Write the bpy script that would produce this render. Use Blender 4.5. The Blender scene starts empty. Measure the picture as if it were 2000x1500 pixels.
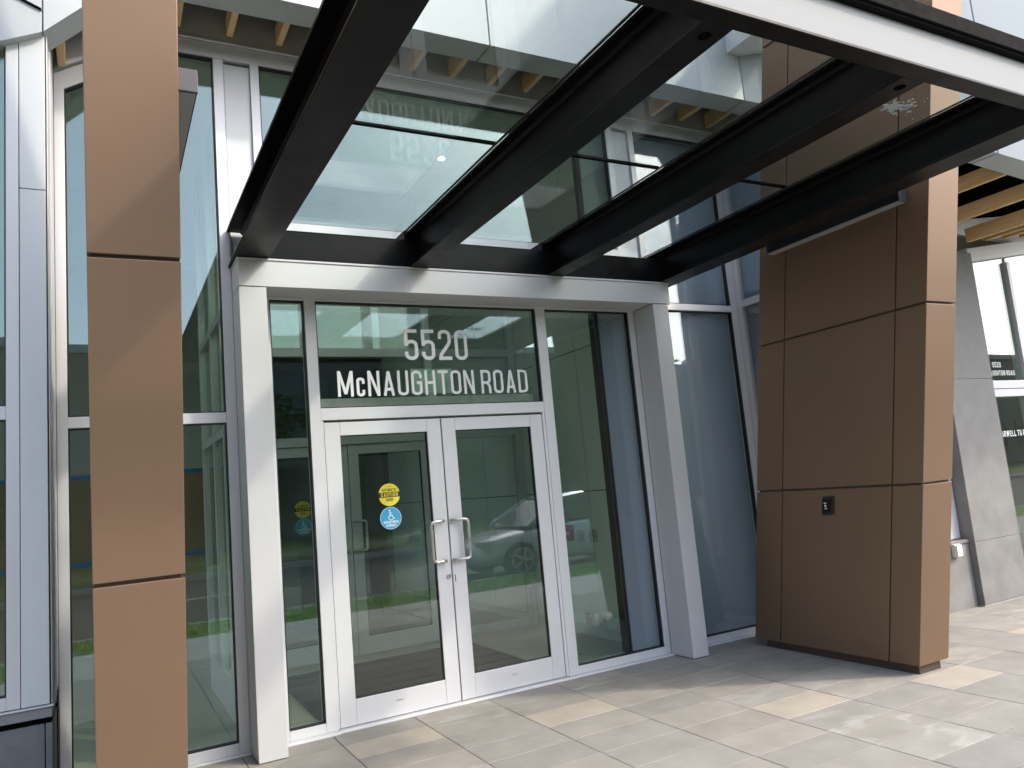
import bpy, bmesh, math, random
from mathutils import Vector, Matrix
random.seed(7)
scene = bpy.context.scene
COL = scene.collection
R = math.radians

# ---------------------------------------------------------------- camera, sky, sun, exposure
CAM_LOC = (0.0, -5.5064, 1.5668)
YAW, PITCH, ROLL = R(28.54588), R(7.59279), R(-5.13366)
fw = Vector((math.sin(YAW)*math.cos(PITCH), math.cos(YAW)*math.cos(PITCH), math.sin(PITCH)))
rt0 = Vector((math.cos(YAW), -math.sin(YAW), 0)); up0 = rt0.cross(fw)
rt = rt0*math.cos(ROLL) + up0*math.sin(ROLL); up = -rt0*math.sin(ROLL) + up0*math.cos(ROLL)
cd = bpy.data.cameras.new('camera'); cam = bpy.data.objects.new('camera', cd); COL.objects.link(cam)
cam.matrix_world = Matrix(((rt.x, up.x, -fw.x, CAM_LOC[0]), (rt.y, up.y, -fw.y, CAM_LOC[1]),
                           (rt.z, up.z, -fw.z, CAM_LOC[2]), (0, 0, 0, 1)))
cd.sensor_width = 36; cd.lens = 36*1490.78/2000; cd.clip_end = 3000; cd.clip_start = 0.05
scene.camera = cam

SUN_EL = R(39.2)
SUN_AZ = math.atan2(0.725, -0.688)            # clockwise from +Y
w = bpy.data.worlds.new('World'); scene.world = w; w.use_nodes = True
nt = w.node_tree
sky = nt.nodes.new('ShaderNodeTexSky'); sky.sky_type = 'NISHITA'; sky.sun_disc = False
sky.sun_elevation = SUN_EL; sky.sun_rotation = SUN_AZ
sky.air_density = 0.9; sky.dust_density = 2.6; sky.ozone_density = 1.0
hz = nt.nodes.new('ShaderNodeHueSaturation'); hz.inputs['Saturation'].default_value = .72    # hazy air
nt.links.new(sky.outputs[0], hz.inputs['Color']); nt.links.new(hz.outputs[0], nt.nodes['Background'].inputs[0])
nt.nodes['Background'].inputs[1].default_value = 0.15
sd = bpy.data.lights.new('sun', 'SUN'); sun = bpy.data.objects.new('sun', sd); COL.objects.link(sun)
sd.energy = 0.7; sd.angle = R(2.2); sd.color = (1.0, 0.90, 0.76)
ldir = Vector((-math.sin(SUN_AZ)*math.cos(SUN_EL), -math.cos(SUN_AZ)*math.cos(SUN_EL), -math.sin(SUN_EL)))
sun.rotation_euler = ldir.to_track_quat('-Z', 'Y').to_euler(); sun.location = (12, -12, 14)
scene.view_settings.view_transform = 'Standard'; scene.view_settings.look = 'None'
scene.view_settings.gamma = 1.0; scene.view_settings.exposure = 1.85
scene.cycles.max_bounces = 12; scene.cycles.transparent_max_bounces = 32; scene.cycles.diffuse_bounces = 5
scene.cycles.glossy_bounces = 6; scene.cycles.use_denoising = True
scene.cycles.caustics_reflective = False; scene.cycles.caustics_refractive = False
scene.cycles.sample_clamp_indirect = 6.0

# ---------------------------------------------------------------- helpers
class MB:
    def __init__(s): s.v = []; s.f = []; s.m = []; s.c = []
    def add(s, vs, fs, mi=0):
        o = len(s.v); s.v += [tuple(p) for p in vs]; s.f += [tuple(i+o for i in q) for q in fs]; s.m += [mi]*len(fs); return s
    def box(s, x0, x1, y0, y1, z0, z1, mi=0):
        x0, x1 = sorted((x0, x1)); y0, y1 = sorted((y0, y1)); z0, z1 = sorted((z0, z1))
        vs = [(x0,y0,z0),(x1,y0,z0),(x1,y1,z0),(x0,y1,z0),(x0,y0,z1),(x1,y0,z1),(x1,y1,z1),(x0,y1,z1)]
        return s.add(vs, [(0,3,2,1),(4,5,6,7),(0,1,5,4),(1,2,6,5),(2,3,7,6),(3,0,4,7)], mi)
    def prism(s, poly, d0, d1, axis='x', mi=0):
        """poly: 2-D outline; axis x -> (y,z), y -> (x,z), z -> (x,y)"""
        def P(p, d): return {'x': (d, p[0], p[1]), 'y': (p[0], d, p[1]), 'z': (p[0], p[1], d)}[axis]
        n = len(poly); vs = [P(p, d0) for p in poly] + [P(p, d1) for p in poly]
        fs = [tuple(range(n)), tuple(range(2*n-1, n-1, -1))] + [(i, i+n, (i+1) % n + n, (i+1) % n) for i in range(n)]
        return s.add(vs, fs, mi)
    def hexa(s, q0, q1, mi=0):
        return s.add(list(q0)+list(q1), [(3,2,1,0),(4,5,6,7),(0,1,5,4),(1,2,6,5),(2,3,7,6),(3,0,4,7)], mi)
    def tube(s, path, r, n=10, mi=0, closed=False):
        path = [Vector(p) for p in path]; rings = []; N = len(path); prev = None
        rr = r if isinstance(r, (list, tuple)) else [r]*N
        for i, p in enumerate(path):
            a = path[(i-1) % N] if (closed or i > 0) else p; b = path[(i+1) % N] if (closed or i < N-1) else p
            t = (b-a).normalized()
            if prev is None:
                h = Vector((0,0,1)) if abs(t.z) < .9 else Vector((1,0,0)); u = t.cross(h).normalized()
            else:
                u = (prev - t*prev.dot(t)).normalized()
            prev = u; v = t.cross(u)
            rings.append([p + (u*math.cos(2*math.pi*k/n) + v*math.sin(2*math.pi*k/n))*rr[i] for k in range(n)])
        vs = [q for rg in rings for q in rg]; fs = []
        for i in range(N if closed else N-1):
            j = (i+1) % N
            fs += [(i*n+k, i*n+(k+1) % n, j*n+(k+1) % n, j*n+k) for k in range(n)]
        if not closed: fs += [tuple(range(n-1, -1, -1)), tuple(range((N-1)*n, N*n))]
        return s.add(vs, fs, mi)
    def disc(s, c, r, d0, d1, axis='y', n=40, mi=0, sx=1.0):
        a, b = {'x': (1, 2), 'y': (0, 2), 'z': (0, 1)}[axis]
        poly = [(c[0]+r*sx*math.cos(2*math.pi*k/n), c[1]+r*math.sin(2*math.pi*k/n)) for k in range(n)]
        return s.prism(poly, d0, d1, axis, mi)
    def build(s, name, mats, parent=None, bevel=0.0, smooth=False, kind=None):
        me = bpy.data.meshes.new(name)
        off = Vector(parent_world(parent)) if parent else Vector((0, 0, 0))
        me.from_pydata([tuple(Vector(p)-off) for p in s.v], [], s.f)
        if not isinstance(mats, (list, tuple)): mats = [mats]
        for m in mats: me.materials.append(m)
        if len(mats) > 1: me.polygons.foreach_set('material_index', s.m)
        bm = bmesh.new(); bm.from_mesh(me); bmesh.ops.recalc_face_normals(bm, faces=bm.faces); bm.to_mesh(me); bm.free()
        if smooth: me.polygons.foreach_set('use_smooth', [True]*len(me.polygons))
        me.update()
        o = bpy.data.objects.new(name, me); COL.objects.link(o)
        if parent: o.parent = parent
        if bevel:
            b = o.modifiers.new('bevel', 'BEVEL'); b.width = bevel; b.segments = 2; b.limit_method = 'ANGLE'; b.angle_limit = R(40)
            b.harden_normals = False
        if kind: o['kind'] = kind
        return o

def parent_world(o):
    v = Vector((0, 0, 0))
    while o is not None: v = v + Vector(o.location); o = o.parent
    return v
def thing(name, label, cat, loc=(0, 0, 0), group=None):
    o = bpy.data.objects.new(name, None); COL.objects.link(o); o.location = loc; o.empty_display_size = .2
    o['label'] = label; o['category'] = cat
    if group: o['group'] = group
    return o
def tag(o, label, cat, group=None):
    o['label'] = label; o['category'] = cat
    if group: o['group'] = group
    return o
def kids(o): return [c for c in bpy.data.objects if c.parent is o]
def dup(o, loc, label, parent=None):
    c = o.copy(); COL.objects.link(c)
    if parent is None: c.location = loc; c['label'] = label
    else: c.parent = parent
    for k in kids(o): dup(k, None, None, c)
    return c

# ---------------------------------------------------------------- materials (all procedural)
def base_mat(name):
    m = bpy.data.materials.new(name); m.use_nodes = True
    return m, m.node_tree, m.node_tree.nodes['Principled BSDF']
def mat(name, col, rough=.5, metal=0.0, var=.08, scale=3.0, bump=0.0, bscale=60.0, rvar=.08, spec=.5, stretch=None, coat=0.0):
    m, t, b = base_mat(name)
    tc = t.nodes.new('ShaderNodeTexCoord'); mp = t.nodes.new('ShaderNodeMapping')
    if stretch: mp.inputs['Scale'].default_value = stretch
    t.links.new(tc.outputs['Object'], mp.inputs['Vector'])
    nz = t.nodes.new('ShaderNodeTexNoise'); nz.inputs['Scale'].default_value = scale; nz.inputs['Detail'].default_value = 6
    t.links.new(mp.outputs[0], nz.inputs['Vector'])
    mr = t.nodes.new('ShaderNodeMapRange'); mr.inputs[1].default_value = .3; mr.inputs[2].default_value = .7
    mr.inputs[3].default_value = 1-var; mr.inputs[4].default_value = 1+var
    t.links.new(nz.outputs[0], mr.inputs[0])
    mx = t.nodes.new('ShaderNodeVectorMath'); mx.operation = 'SCALE'; mx.inputs[0].default_value = col[:3]
    t.links.new(mr.outputs[0], mx.inputs['Scale']); t.links.new(mx.outputs[0], b.inputs['Base Color'])
    m2 = t.nodes.new('ShaderNodeMapRange'); m2.inputs[1].default_value = .3; m2.inputs[2].default_value = .7
    m2.inputs[3].default_value = max(.02, rough-rvar); m2.inputs[4].default_value = min(1, rough+rvar)
    t.links.new(nz.outputs[0], m2.inputs[0]); t.links.new(m2.outputs[0], b.inputs['Roughness'])
    b.inputs['Metallic'].default_value = metal; b.inputs['Specular IOR Level'].default_value = spec
    b.inputs['Coat Weight'].default_value = coat
    if bump:
        n2 = t.nodes.new('ShaderNodeTexNoise'); n2.inputs['Scale'].default_value = bscale; n2.inputs['Detail'].default_value = 4
        t.links.new(mp.outputs[0], n2.inputs['Vector'])
        bp = t.nodes.new('ShaderNodeBump'); bp.inputs['Strength'].default_value = bump; bp.inputs['Distance'].default_value = .004
        t.links.new(n2.outputs[0], bp.inputs['Height']); t.links.new(bp.outputs[0], b.inputs['Normal'])
    return m
def glass_mat(name, tint, f0, wave=0.0, rough=0.0, dust=0.0, gcol=(.97, .99, 1)):
    m = bpy.data.materials.new(name); m.use_nodes = True; t = m.node_tree; t.nodes.clear()
    out = t.nodes.new('ShaderNodeOutputMaterial'); mx = t.nodes.new('ShaderNodeMixShader')
    tr = t.nodes.new('ShaderNodeBsdfTransparent'); tr.inputs[0].default_value = (*tint, 1)
    gl = t.nodes.new('ShaderNodeBsdfGlossy'); gl.inputs['Roughness'].default_value = rough; gl.inputs[0].default_value = (*gcol, 1)
    lw = t.nodes.new('ShaderNodeLayerWeight'); lw.inputs[0].default_value = .5
    pw = t.nodes.new('ShaderNodeMath'); pw.operation = 'POWER'; pw.inputs[1].default_value = 4.5
    t.links.new(lw.outputs['Facing'], pw.inputs[0])
    mr = t.nodes.new('ShaderNodeMapRange'); mr.inputs[3].default_value = f0; mr.inputs[4].default_value = 1.0
    t.links.new(pw.outputs[0], mr.inputs[0]); t.links.new(mr.outputs[0], mx.inputs[0])
    t.links.new(tr.outputs[0], mx.inputs[1]); t.links.new(gl.outputs[0], mx.inputs[2])
    if wave:
        tc = t.nodes.new('ShaderNodeTexCoord'); nz = t.nodes.new('ShaderNodeTexNoise'); nz.inputs['Scale'].default_value = .9
        nz.inputs['Detail'].default_value = 1
        bp = t.nodes.new('ShaderNodeBump'); bp.inputs['Strength'].default_value = wave; bp.inputs['Distance'].default_value = .02
        t.links.new(tc.outputs['Object'], nz.inputs['Vector']); t.links.new(nz.outputs[0], bp.inputs['Height'])
        t.links.new(bp.outputs[0], gl.inputs['Normal'])
    last = mx
    if dust:
        df = t.nodes.new('ShaderNodeBsdfDiffuse'); df.inputs[0].default_value = (.5, .5, .48, 1)
        tc = t.nodes.new('ShaderNodeTexCoord'); nz = t.nodes.new('ShaderNodeTexNoise'); nz.inputs['Scale'].default_value = 9; nz.inputs['Detail'].default_value = 10
        t.links.new(tc.outputs['Object'], nz.inputs['Vector'])
        r2 = t.nodes.new('ShaderNodeMapRange'); r2.inputs[1].default_value = .5; r2.inputs[2].default_value = .8; r2.inputs[4].default_value = dust
        t.links.new(nz.outputs[0], r2.inputs[0])
        m3 = t.nodes.new('ShaderNodeMixShader'); t.links.new(r2.outputs[0], m3.inputs[0])
        t.links.new(mx.outputs[0], m3.inputs[1]); t.links.new(df.outputs[0], m3.inputs[2]); last = m3
    t.links.new(last.outputs[0], out.inputs[0])
    return m
def emit_mat(name, col, s):
    m, t, b = base_mat(name); b.inputs['Base Color'].default_value = (*col, 1)
    b.inputs['Emission Color'].default_value = (*col, 1); b.inputs['Emission Strength'].default_value = s; return m

ALU = mat('anodized aluminium', (.62, .63, .645), .46, .15, .03, 1.2, .02, 220, .05)
ALU2 = mat('satin aluminium portal', (.58, .585, .59), .46, .15, .03, 1.0, .02, 220, .05)
STEELMETAL = mat('grey metal panel', (.56, .56, .54), .33, .35, .05, 1.2, .0, 60, .06)
WHITEP = mat('white composite panel', (.62, .65, .67), .65, .0, .03, .8, .0, 60, .06, .2)
FASCIA = mat('pale silver fascia panel', (.51, .545, .56), .55, .0, .03, .8, .0, 60, .06, .2)
def specks(m, thr=.765, col=(.07, .07, .068)):
    t = m.node_tree; b = t.nodes['Principled BSDF']; src = b.inputs['Base Color'].links[0].from_socket
    tc = t.nodes.new('ShaderNodeTexCoord'); nz = t.nodes.new('ShaderNodeTexNoise'); nz.inputs['Scale'].default_value = 85; nz.inputs['Detail'].default_value = 1
    n2 = t.nodes.new('ShaderNodeTexNoise'); n2.inputs['Scale'].default_value = 3; ad = t.nodes.new('ShaderNodeMath'); ad.operation = 'MULTIPLY_ADD'; ad.inputs[1].default_value = .25
    t.links.new(tc.outputs['Object'], nz.inputs['Vector']); t.links.new(tc.outputs['Object'], n2.inputs['Vector'])
    t.links.new(n2.outputs[0], ad.inputs[0]); t.links.new(nz.outputs[0], ad.inputs[2])
    mr = t.nodes.new('ShaderNodeMapRange'); mr.inputs[1].default_value = thr+.13; mr.inputs[2].default_value = thr+.17; t.links.new(ad.outputs[0], mr.inputs[0])
    mx = t.nodes.new('ShaderNodeMix'); mx.data_type = 'RGBA'; t.links.new(mr.outputs[0], mx.inputs['Factor']); t.links.new(src, mx.inputs['A']); mx.inputs['B'].default_value = (*col, 1)
    t.links.new(mx.outputs['Result'], b.inputs['Base Color'])
BROWN = mat('bronze composite panel', (.205, .131, .083), .45, .5, .04, .7, .01, 150, .05)
BROWNB = mat('dark bronze base', (.075, .05, .038), .5, .3, .1, 4)
BLACKS = mat('black painted steel', (.005, .005, .0055), .38, .0, .25, 6, .10, 30, .08, .15)
specks(BLACKS)
DARK = mat('black recess', (.004, .004, .004), .9, 0, .1, spec=.0)
GASKET = mat('black rubber gasket', (.01, .01, .01), .5, 0, .1)
FIXT = mat('dark grey fixture housing', (.010, .010, .011), .5, .0, .1, spec=.1)
DIFF = mat('frosted diffuser', (.35, .35, .36), .4, 0, .03)
WOOD = None
SLATE = mat('slate blue backing panel', (.31, .338, .38), .6, 0, .06, .8)
STONE = mat('grey stone cladding', (.195, .192, .186), .68, 0, .2, 3.5, .12, 30, .1)
STONED = mat('dark grey stone plinth', (.16, .168, .17), .7, 0, .18, 14, .2, 60, .1)
INTW = mat('interior white wall', (.74, .76, .73), .7, 0, .03)
INTG = mat('interior grey wall', (.45, .45, .43), .7, 0, .05)
INTB = mat('interior taupe wall', (.25, .225, .19), .7, 0, .06)
CARD = mat('brown protection card', (.34, .225, .115), .75, 0, .12, 1.5, .1, 5)
TAPE = mat('blue painter tape', (.02, .20, .45), .5, 0, .1, 8)
FLOORI = mat('interior floor tile', (.46, .44, .38), .35, 0, .1, 2)
MATT = mat('charcoal doormat', (.014, .016, .017), .95, 0, .25, 120, .4, 300)
CONC = mat('concrete sidewalk', (.42, .40, .375), .8, 0, .12, 2.5, .1, 60)
ASPH = mat('asphalt', (.05, .05, .052), .85, 0, .25, 30, .3, 120)
LETTER = mat('white vinyl lettering', (.80, .82, .82), .5, 0, .01)
YEL = mat('yellow sticker', (.72, .62, .03), .45, 0, .02)
BLU = mat('blue sticker', (.03, .30, .52), .45, 0, .02)
BLK = mat('black print', (.01, .01, .01), .5, 0, .02)
WHT = mat('white print', (.75, .8, .8), .5, 0, .02)
RED = mat('red plastic', (.50, .02, .02), .4, 0, .03)
NICKEL = mat('brushed stainless pull', (.55, .54, .52), .30, .9, .04, 8)
BLACKPL = mat('black plastic', (.012, .013, .016), .3, 0, .1)
WPL = mat('white plastic', (.72, .72, .68), .45, 0, .03)
GL = glass_mat('facade glass', (.86, .91, .85), .085, .05, 0, 0, (.76, .92, 1.0))
GLD = glass_mat('door glass', (.88, .93, .88), .07, .03)
GLS = glass_mat('spandrel glass', (.88, .92, .93), .07, .05)
GLC = glass_mat('canopy glass', (.93, .96, .95), .035, .02, 0, .02)
GLI = glass_mat('inner door glass', (.90, .95, .92), .04, .0)

def wood():
    m, t, b = base_mat('cedar batten')
    tc = t.nodes.new('ShaderNodeTexCoord'); mp = t.nodes.new('ShaderNodeMapping'); mp.inputs['Scale'].default_value = (14, 1.2, 14)
    nz = t.nodes.new('ShaderNodeTexNoise'); nz.inputs['Scale'].default_value = 3; nz.inputs['Detail'].default_value = 8
    cr = t.nodes.new('ShaderNodeValToRGB'); cr.color_ramp.elements[0].position = .3; cr.color_ramp.elements[1].position = .75
    cr.color_ramp.elements[0].color = (.78, .50, .23, 1); cr.color_ramp.elements[1].color = (.88, .64, .36, 1)
    t.links.new(tc.outputs['Object'], mp.inputs[0]); t.links.new(mp.outputs[0], nz.inputs['Vector'])
    t.links.new(nz.outputs[0], cr.inputs[0]); t.links.new(cr.outputs[0], b.inputs['Base Color']); b.inputs['Roughness'].default_value = .55
    return m
WOOD = wood()

def paver_mat():
    m, t, b = base_mat('concrete pavers')
    at = t.nodes.new('ShaderNodeAttribute'); at.attribute_name = 'tile'
    tc = t.nodes.new('ShaderNodeTexCoord')
    n1 = t.nodes.new('ShaderNodeTexNoise'); n1.inputs['Scale'].default_value = 3.2; n1.inputs['Detail'].default_value = 9; n1.inputs['Roughness'].default_value = .62
    n2 = t.nodes.new('ShaderNodeTexNoise'); n2.inputs['Scale'].default_value = 140; n2.inputs['Detail'].default_value = 3
    n3 = t.nodes.new('ShaderNodeTexNoise'); n3.inputs['Scale'].default_value = 5; n3.inputs['Detail'].default_value = 7; n3.inputs['Distortion'].default_value = .6
    mp = t.nodes.new('ShaderNodeMapping'); mp.inputs['Scale'].default_value = (.7, 1.5, 1)
    t.links.new(tc.outputs['Object'], mp.inputs[0])
    for n in (n1, n2): t.links.new(tc.outputs['Object'], n.inputs['Vector'])
    t.links.new(mp.outputs[0], n3.inputs['Vector'])
    r1 = t.nodes.new('ShaderNodeMapRange'); r1.inputs[1].default_value = .3; r1.inputs[2].default_value = .7; r1.inputs[3].default_value = .86; r1.inputs[4].default_value = 1.12
    r2 = t.nodes.new('ShaderNodeMapRange'); r2.inputs[1].default_value = .3; r2.inputs[2].default_value = .7; r2.inputs[3].default_value = .94; r2.inputs[4].default_value = 1.06
    t.links.new(n1.outputs[0], r1.inputs[0]); t.links.new(n2.outputs[0], r2.inputs[0])
    mu = t.nodes.new('ShaderNodeMath'); mu.operation = 'MULTIPLY'; t.links.new(r1.outputs[0], mu.inputs[0]); t.links.new(r2.outputs[0], mu.inputs[1])
    sc = t.nodes.new('ShaderNodeVectorMath'); sc.operation = 'SCALE'
    t.links.new(at.outputs['Color'], sc.inputs[0]); t.links.new(mu.outputs[0], sc.inputs['Scale'])
    r3 = t.nodes.new('ShaderNodeMapRange'); r3.inputs[1].default_value = .50; r3.inputs[2].default_value = .72; r3.inputs[4].default_value = 1.0
    t.links.new(n3.outputs[0], r3.inputs[0])
    m3 = t.nodes.new('ShaderNodeMath'); m3.operation = 'MULTIPLY'; t.links.new(r3.outputs[0], m3.inputs[0]); t.links.new(at.outputs['Alpha'], m3.inputs[1])
    mx = t.nodes.new('ShaderNodeMix'); mx.data_type = 'RGBA'
    t.links.new(m3.outputs[0], mx.inputs['Factor']); t.links.new(sc.outputs[0], mx.inputs['A']); mx.inputs['B'].default_value = (.55, .54, .51, 1)
    t.links.new(mx.outputs['Result'], b.inputs['Base Color']); b.inputs['Roughness'].default_value = .78
    bp = t.nodes.new('ShaderNodeBump'); bp.inputs['Strength'].default_value = .12; bp.inputs['Distance'].default_value = .003
    t.links.new(n2.outputs[0], bp.inputs['Height']); t.links.new(bp.outputs[0], b.inputs['Normal'])
    return m
PAVER = paver_mat()

# ---------------------------------------------------------------- stroke lettering
def arc(cx, cy, r, a0, a1, n=5): return [(cx+r*math.cos(R(a0+(a1-a0)*i/n)), cy+r*math.sin(R(a0+(a1-a0)*i/n))) for i in range(n+1)]
def glyph(ch, t):
    w = .385; l, r, b, T = t/2, w-t/2, t/2, 1-t/2; q = (r-l)*.46; m = .5
    TL, TR = arc(l+q, T-q, q, 180, 90), arc(r-q, T-q, q, 90, 0); BR, BL = arc(r-q, b+q, q, 0, -90), arc(l+q, b+q, q, -90, -180)
    G = {
     'O': (w, [(TL+TR+BR+BL, True)]), '0': (w, [(TL+TR+BR+BL, True)]),
     '5': (w, [([(w*.95, T), (l, T), (l, .46)], False), ([(l, .50)]+arc(l+q, .60-q, q, 150, 90)+arc(r-q, .60-q, q, 90, 0)+BR+BL+[(l, .27)], False)]),
     '2': (w, [([(l, .70)]+TL+TR+[(r, .62), (r-.03, .52), (l+.02, .18), (l, b), (w, b)], False)]),
     'A': (w*1.05, [([(.03+t*.3, 0), (w*.525, .98)], False), ([(w*1.05-.03-t*.3, 0), (w*.525, .98)], False), ([(w*.25, .26), (w*.8, .26)], False)]),
     'C': (w, [([(r, .66)]+list(reversed(TR))+list(reversed(TL))+list(reversed(BL))+list(reversed(BR))+[(r, .34)], False)]),
     'D': (w, [([(l, 0), (l, 1)], False), ([(l, T)]+TR+BR+[(l, b)], False)]),
     'E': (w*.9, [([(l, 0), (l, 1)], False), ([(l, T), (w*.9, T)], False), ([(l, m), (w*.82, m)], False), ([(l, b), (w*.9, b)], False)]),
     'F': (w*.88, [([(l, 0), (l, 1)], False), ([(l, T), (w*.88, T)], False), ([(l, m), (w*.8, m)], False)]),
     'G': (w, [([(r, .68)]+list(reversed(TR))+list(reversed(TL))+list(reversed(BL))+list(reversed(BR))+[(r, .50), (w*.52, .50)], False)]),
     'H': (w*1.02, [([(l, 0), (l, 1)], False), ([(r, 0), (r, 1)], False), ([(l, m), (r, m)], False)]),
     'I': (t, [([(t/2, 0), (t/2, 1)], False)]),
     'L': (w*.85, [([(l, 0), (l, 1)], False), ([(l, b), (w*.85, b)], False)]),
     'M': (w*1.32, [([(l, 0), (l, 1)], False), ([(w*1.32-l, 0), (w*1.32-l, 1)], False), ([(l+.01, .97), (w*.66, .1)], False), ([(w*1.32-l-.01, .97), (w*.66, .1)], False)]),
     'N': (w*1.05, [([(l, 0), (l, 1)], False), ([(w*1.05-l, 0), (w*1.05-l, 1)], False), ([(l+.01, .97), (w*1.05-l-.01, .03)], False)]),
     'P': (w*.96, [([(l, 0), (l, 1)], False), ([(l, T)]+TR+arc(r-q, .45+q, q, 0, -90)+[(l, .45)], False)]),
     'R': (w, [([(l, 0), (l, 1)], False), ([(l, T)]+TR+arc(r-q, .46+q, q, 0, -90)+[(l, .46)], False), ([(w*.62, .45), (r-.01, .30), (r, 0)], False)]),
     'S': (w, [([(r, .70)]+list(reversed(TR))+list(reversed(TL))+[(l, .64), (l+.03, .56), (r-.03, .44), (r, .36)]+BR+BL+[(l, .30)], False)]),
     'T': (w*.92, [([(w*.46, 0), (w*.46, 1)], False), ([(0, T), (w*.92, T)], False)]),
     'U': (w, [([(l, 1)]+list(reversed(BL))+list(reversed(BR))+[(r, 1)], False)]),
     'V': (w*1.02, [([(.06, 1), (w*.51, .02)], False), ([(w*1.02-.06, 1), (w*.51, .02)], False)]),
     'W': (w*1.4, [([(.06, 1), (w*.4, .02)], False), ([(w*.70, 1), (w*.4, .02)], False), ([(w*.70, 1), (w*1.0, .02)], False), ([(w*1.4-.06, 1), (w*1.0, .02)], False)]),
    }
    if ch == 'c':
        ww, p = glyph('C', t*1.35); return ww*.74, [([(x*.74, y*.74) for x, y in pts], cl) for pts, cl in p]
    return G[ch]
def ribbon(mb, pts, t, closed, place, mi=0, th=.0012, y=0.0):
    n = len(pts); L = []; Rr = []
    for i in range(n):
        p = Vector(pts[i]); a = Vector(pts[(i-1) % n]) if (closed or i > 0) else None; b = Vector(pts[(i+1) % n]) if (closed or i < n-1) else None
        d1 = (p-a).normalized() if a is not None and (p-a).length > 1e-6 else None
        d2 = (b-p).normalized() if b is not None and (b-p).length > 1e-6 else None
        if d1 is None: d1 = d2
        if d2 is None: d2 = d1
        n1 = Vector((-d1.y, d1.x)); n2 = Vector((-d2.y, d2.x)); mm = (n1+n2)
        mm = mm.normalized() if mm.length > 1e-6 else n1
        k = min(1.6, 1/max(.3, mm.dot(n1)))
        L.append(p+mm*t/2*k); Rr.append(p-mm*t/2*k)
    vs = [place(q[0], q[1], y) for q in L+Rr] + [place(q[0], q[1], y+th) for q in L+Rr]
    fs = []
    for i in range(n if closed else n-1):
        j = (i+1) % n
        fs += [(i, j, n+j, n+i), (2*n+i, 3*n+i, 3*n+j, 2*n+j), (i, 2*n+i, 2*n+j, j), (n+i, n+j, 3*n+j, 3*n+i)]
    if not closed: fs += [(0, n, 3*n, 2*n), (n-1, 2*n+n-1, 3*n+n-1, n+n-1)]
    mb.add(vs, fs, mi)
def text(mb, s, x0, x1, z0, h, y, t=.125, gap=.075, space=.17, mi=0, flip=False, place=None):
    W = sum((space if c == ' ' else glyph(c, t)[0]+gap) for c in s) - gap
    sx = (x1-x0)/W; pen = 0; k = 0
    for c in s:
        if c == ' ': pen += space; continue
        gw, paths = glyph(c, t)
        for pts, cl in paths:
            yo = y - .00015*(k % 3); k += 1
            pl = place or (lambda a, b, yy: (x0+a, yy, z0+b))
            # keep stroke width true: scale the points, then ribbon in metres
            P2 = [((pen+px)*sx, pz*h) for px, pz in pts]
            ribbon(mb, P2, t*h*min(1.0, sx/h) if sx/h < .8 else t*h, cl, pl, mi, .0008, yo)
        pen += gw+gap

# ---------------------------------------------------------------- ground
def pavement():
    b = MB(); cols = []
    X0, DX, Y0, DY = 1.345, .585, -.012, .3115
    tan = {(2, 2), (4, 5), (6, 6), (0, 1)}
    pal = [(.30, .284, .25), (.287, .272, .242), (.312, .296, .262), (.288, .275, .25), (.302, .288, .26), (.277, .264, .238), (.306, .286, .25)]
    for i in range(-14, 22):
        for j in range(0, 12):
            x0 = X0+i*DX+.0025; x1 = x0+DX-.005; y1 = Y0-j*DY-.0022; y0 = y1-DY+.0044
            g = .0014; dz = random.uniform(-.0012, .0012)
            b.add([(x0, y0, -.03), (x1, y0, -.03), (x1, y1, -.03), (x0, y1, -.03),
                   (x0, y0, -g+dz), (x1, y0, -g+dz), (x1, y1, -g+dz), (x0, y1, -g+dz),
                   (x0+g, y0+g, dz), (x1-g, y0+g, dz), (x1-g, y1-g, dz), (x0+g, y1-g, dz)],
                  [(8, 9, 10, 11), (4, 5, 9, 8), (5, 6, 10, 9), (6, 7, 11, 10), (7, 4, 8, 11), (0, 1, 5, 4), (1, 2, 6, 5), (2, 3, 7, 6), (3, 0, 4, 7)])
            if (i, j) in tan: c = (.36, .325, .27, .03)
            elif random.random() < .02 and not (0 <= i <= 7): c = (.42, .37, .30, .05)
            else:
                p = random.choice(pal); k = random.uniform(.95, 1.06)
                e = random.choice([.05, .1, .12, .25, .5, .15, .08, .8])
                if i >= 5 and j >= 5: e = e*.7
                c = (p[0]*k*.9, p[1]*k*.9, p[2]*k*.9, e*.5)
            cols += [c]*9
    o = b.build('pavement', PAVER, kind='structure')
    ca = o.data.color_attributes.new('tile', 'FLOAT_COLOR', 'CORNER')
    # recalc_face_normals keeps face order, so colours follow the build order
    for p in o.data.polygons:
        for li in p.loop_indices: ca.data[li].color = cols[p.index]
pavement()
MB().box(-7.2, 14.4, -3.80, .3, -.06, -.031).build('paver_bedding', mat('joint sand', (.09, .08, .07), .95), kind='structure')
MB().box(-400, 400, -400, 400, -.40, -.30).build('ground', mat('distant ground', (.12, .12, .09), .9, 0, .2, .05), kind='structure')
sw = MB()
for i in range(-14, 22): sw.box(i*1.8, i*1.8+1.79, -5.42, -3.76, -.10, -.004)
sw.build('sidewalk', CONC, bevel=.006, kind='structure')
MB().box(-40, 60, -6.95, -6.80, -.2, -.004).build('kerb', CONC, bevel=.02, kind='structure')
MB().box(-60, 80, -16.5, -6.95, -.25, -.14).build('road', ASPH, kind='structure')
rl = MB()
for i in range(-10, 14): rl.box(i*6, i*6+3, -11.8, -11.68, -.139, -.136)
rl.build('road_marking', mat('road paint', (.6, .58, .5), .7), kind='structure')
MB().box(-60, 80, -16.7, -16.5, -.2, -.0).build('far_kerb', CONC, kind='structure')
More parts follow.
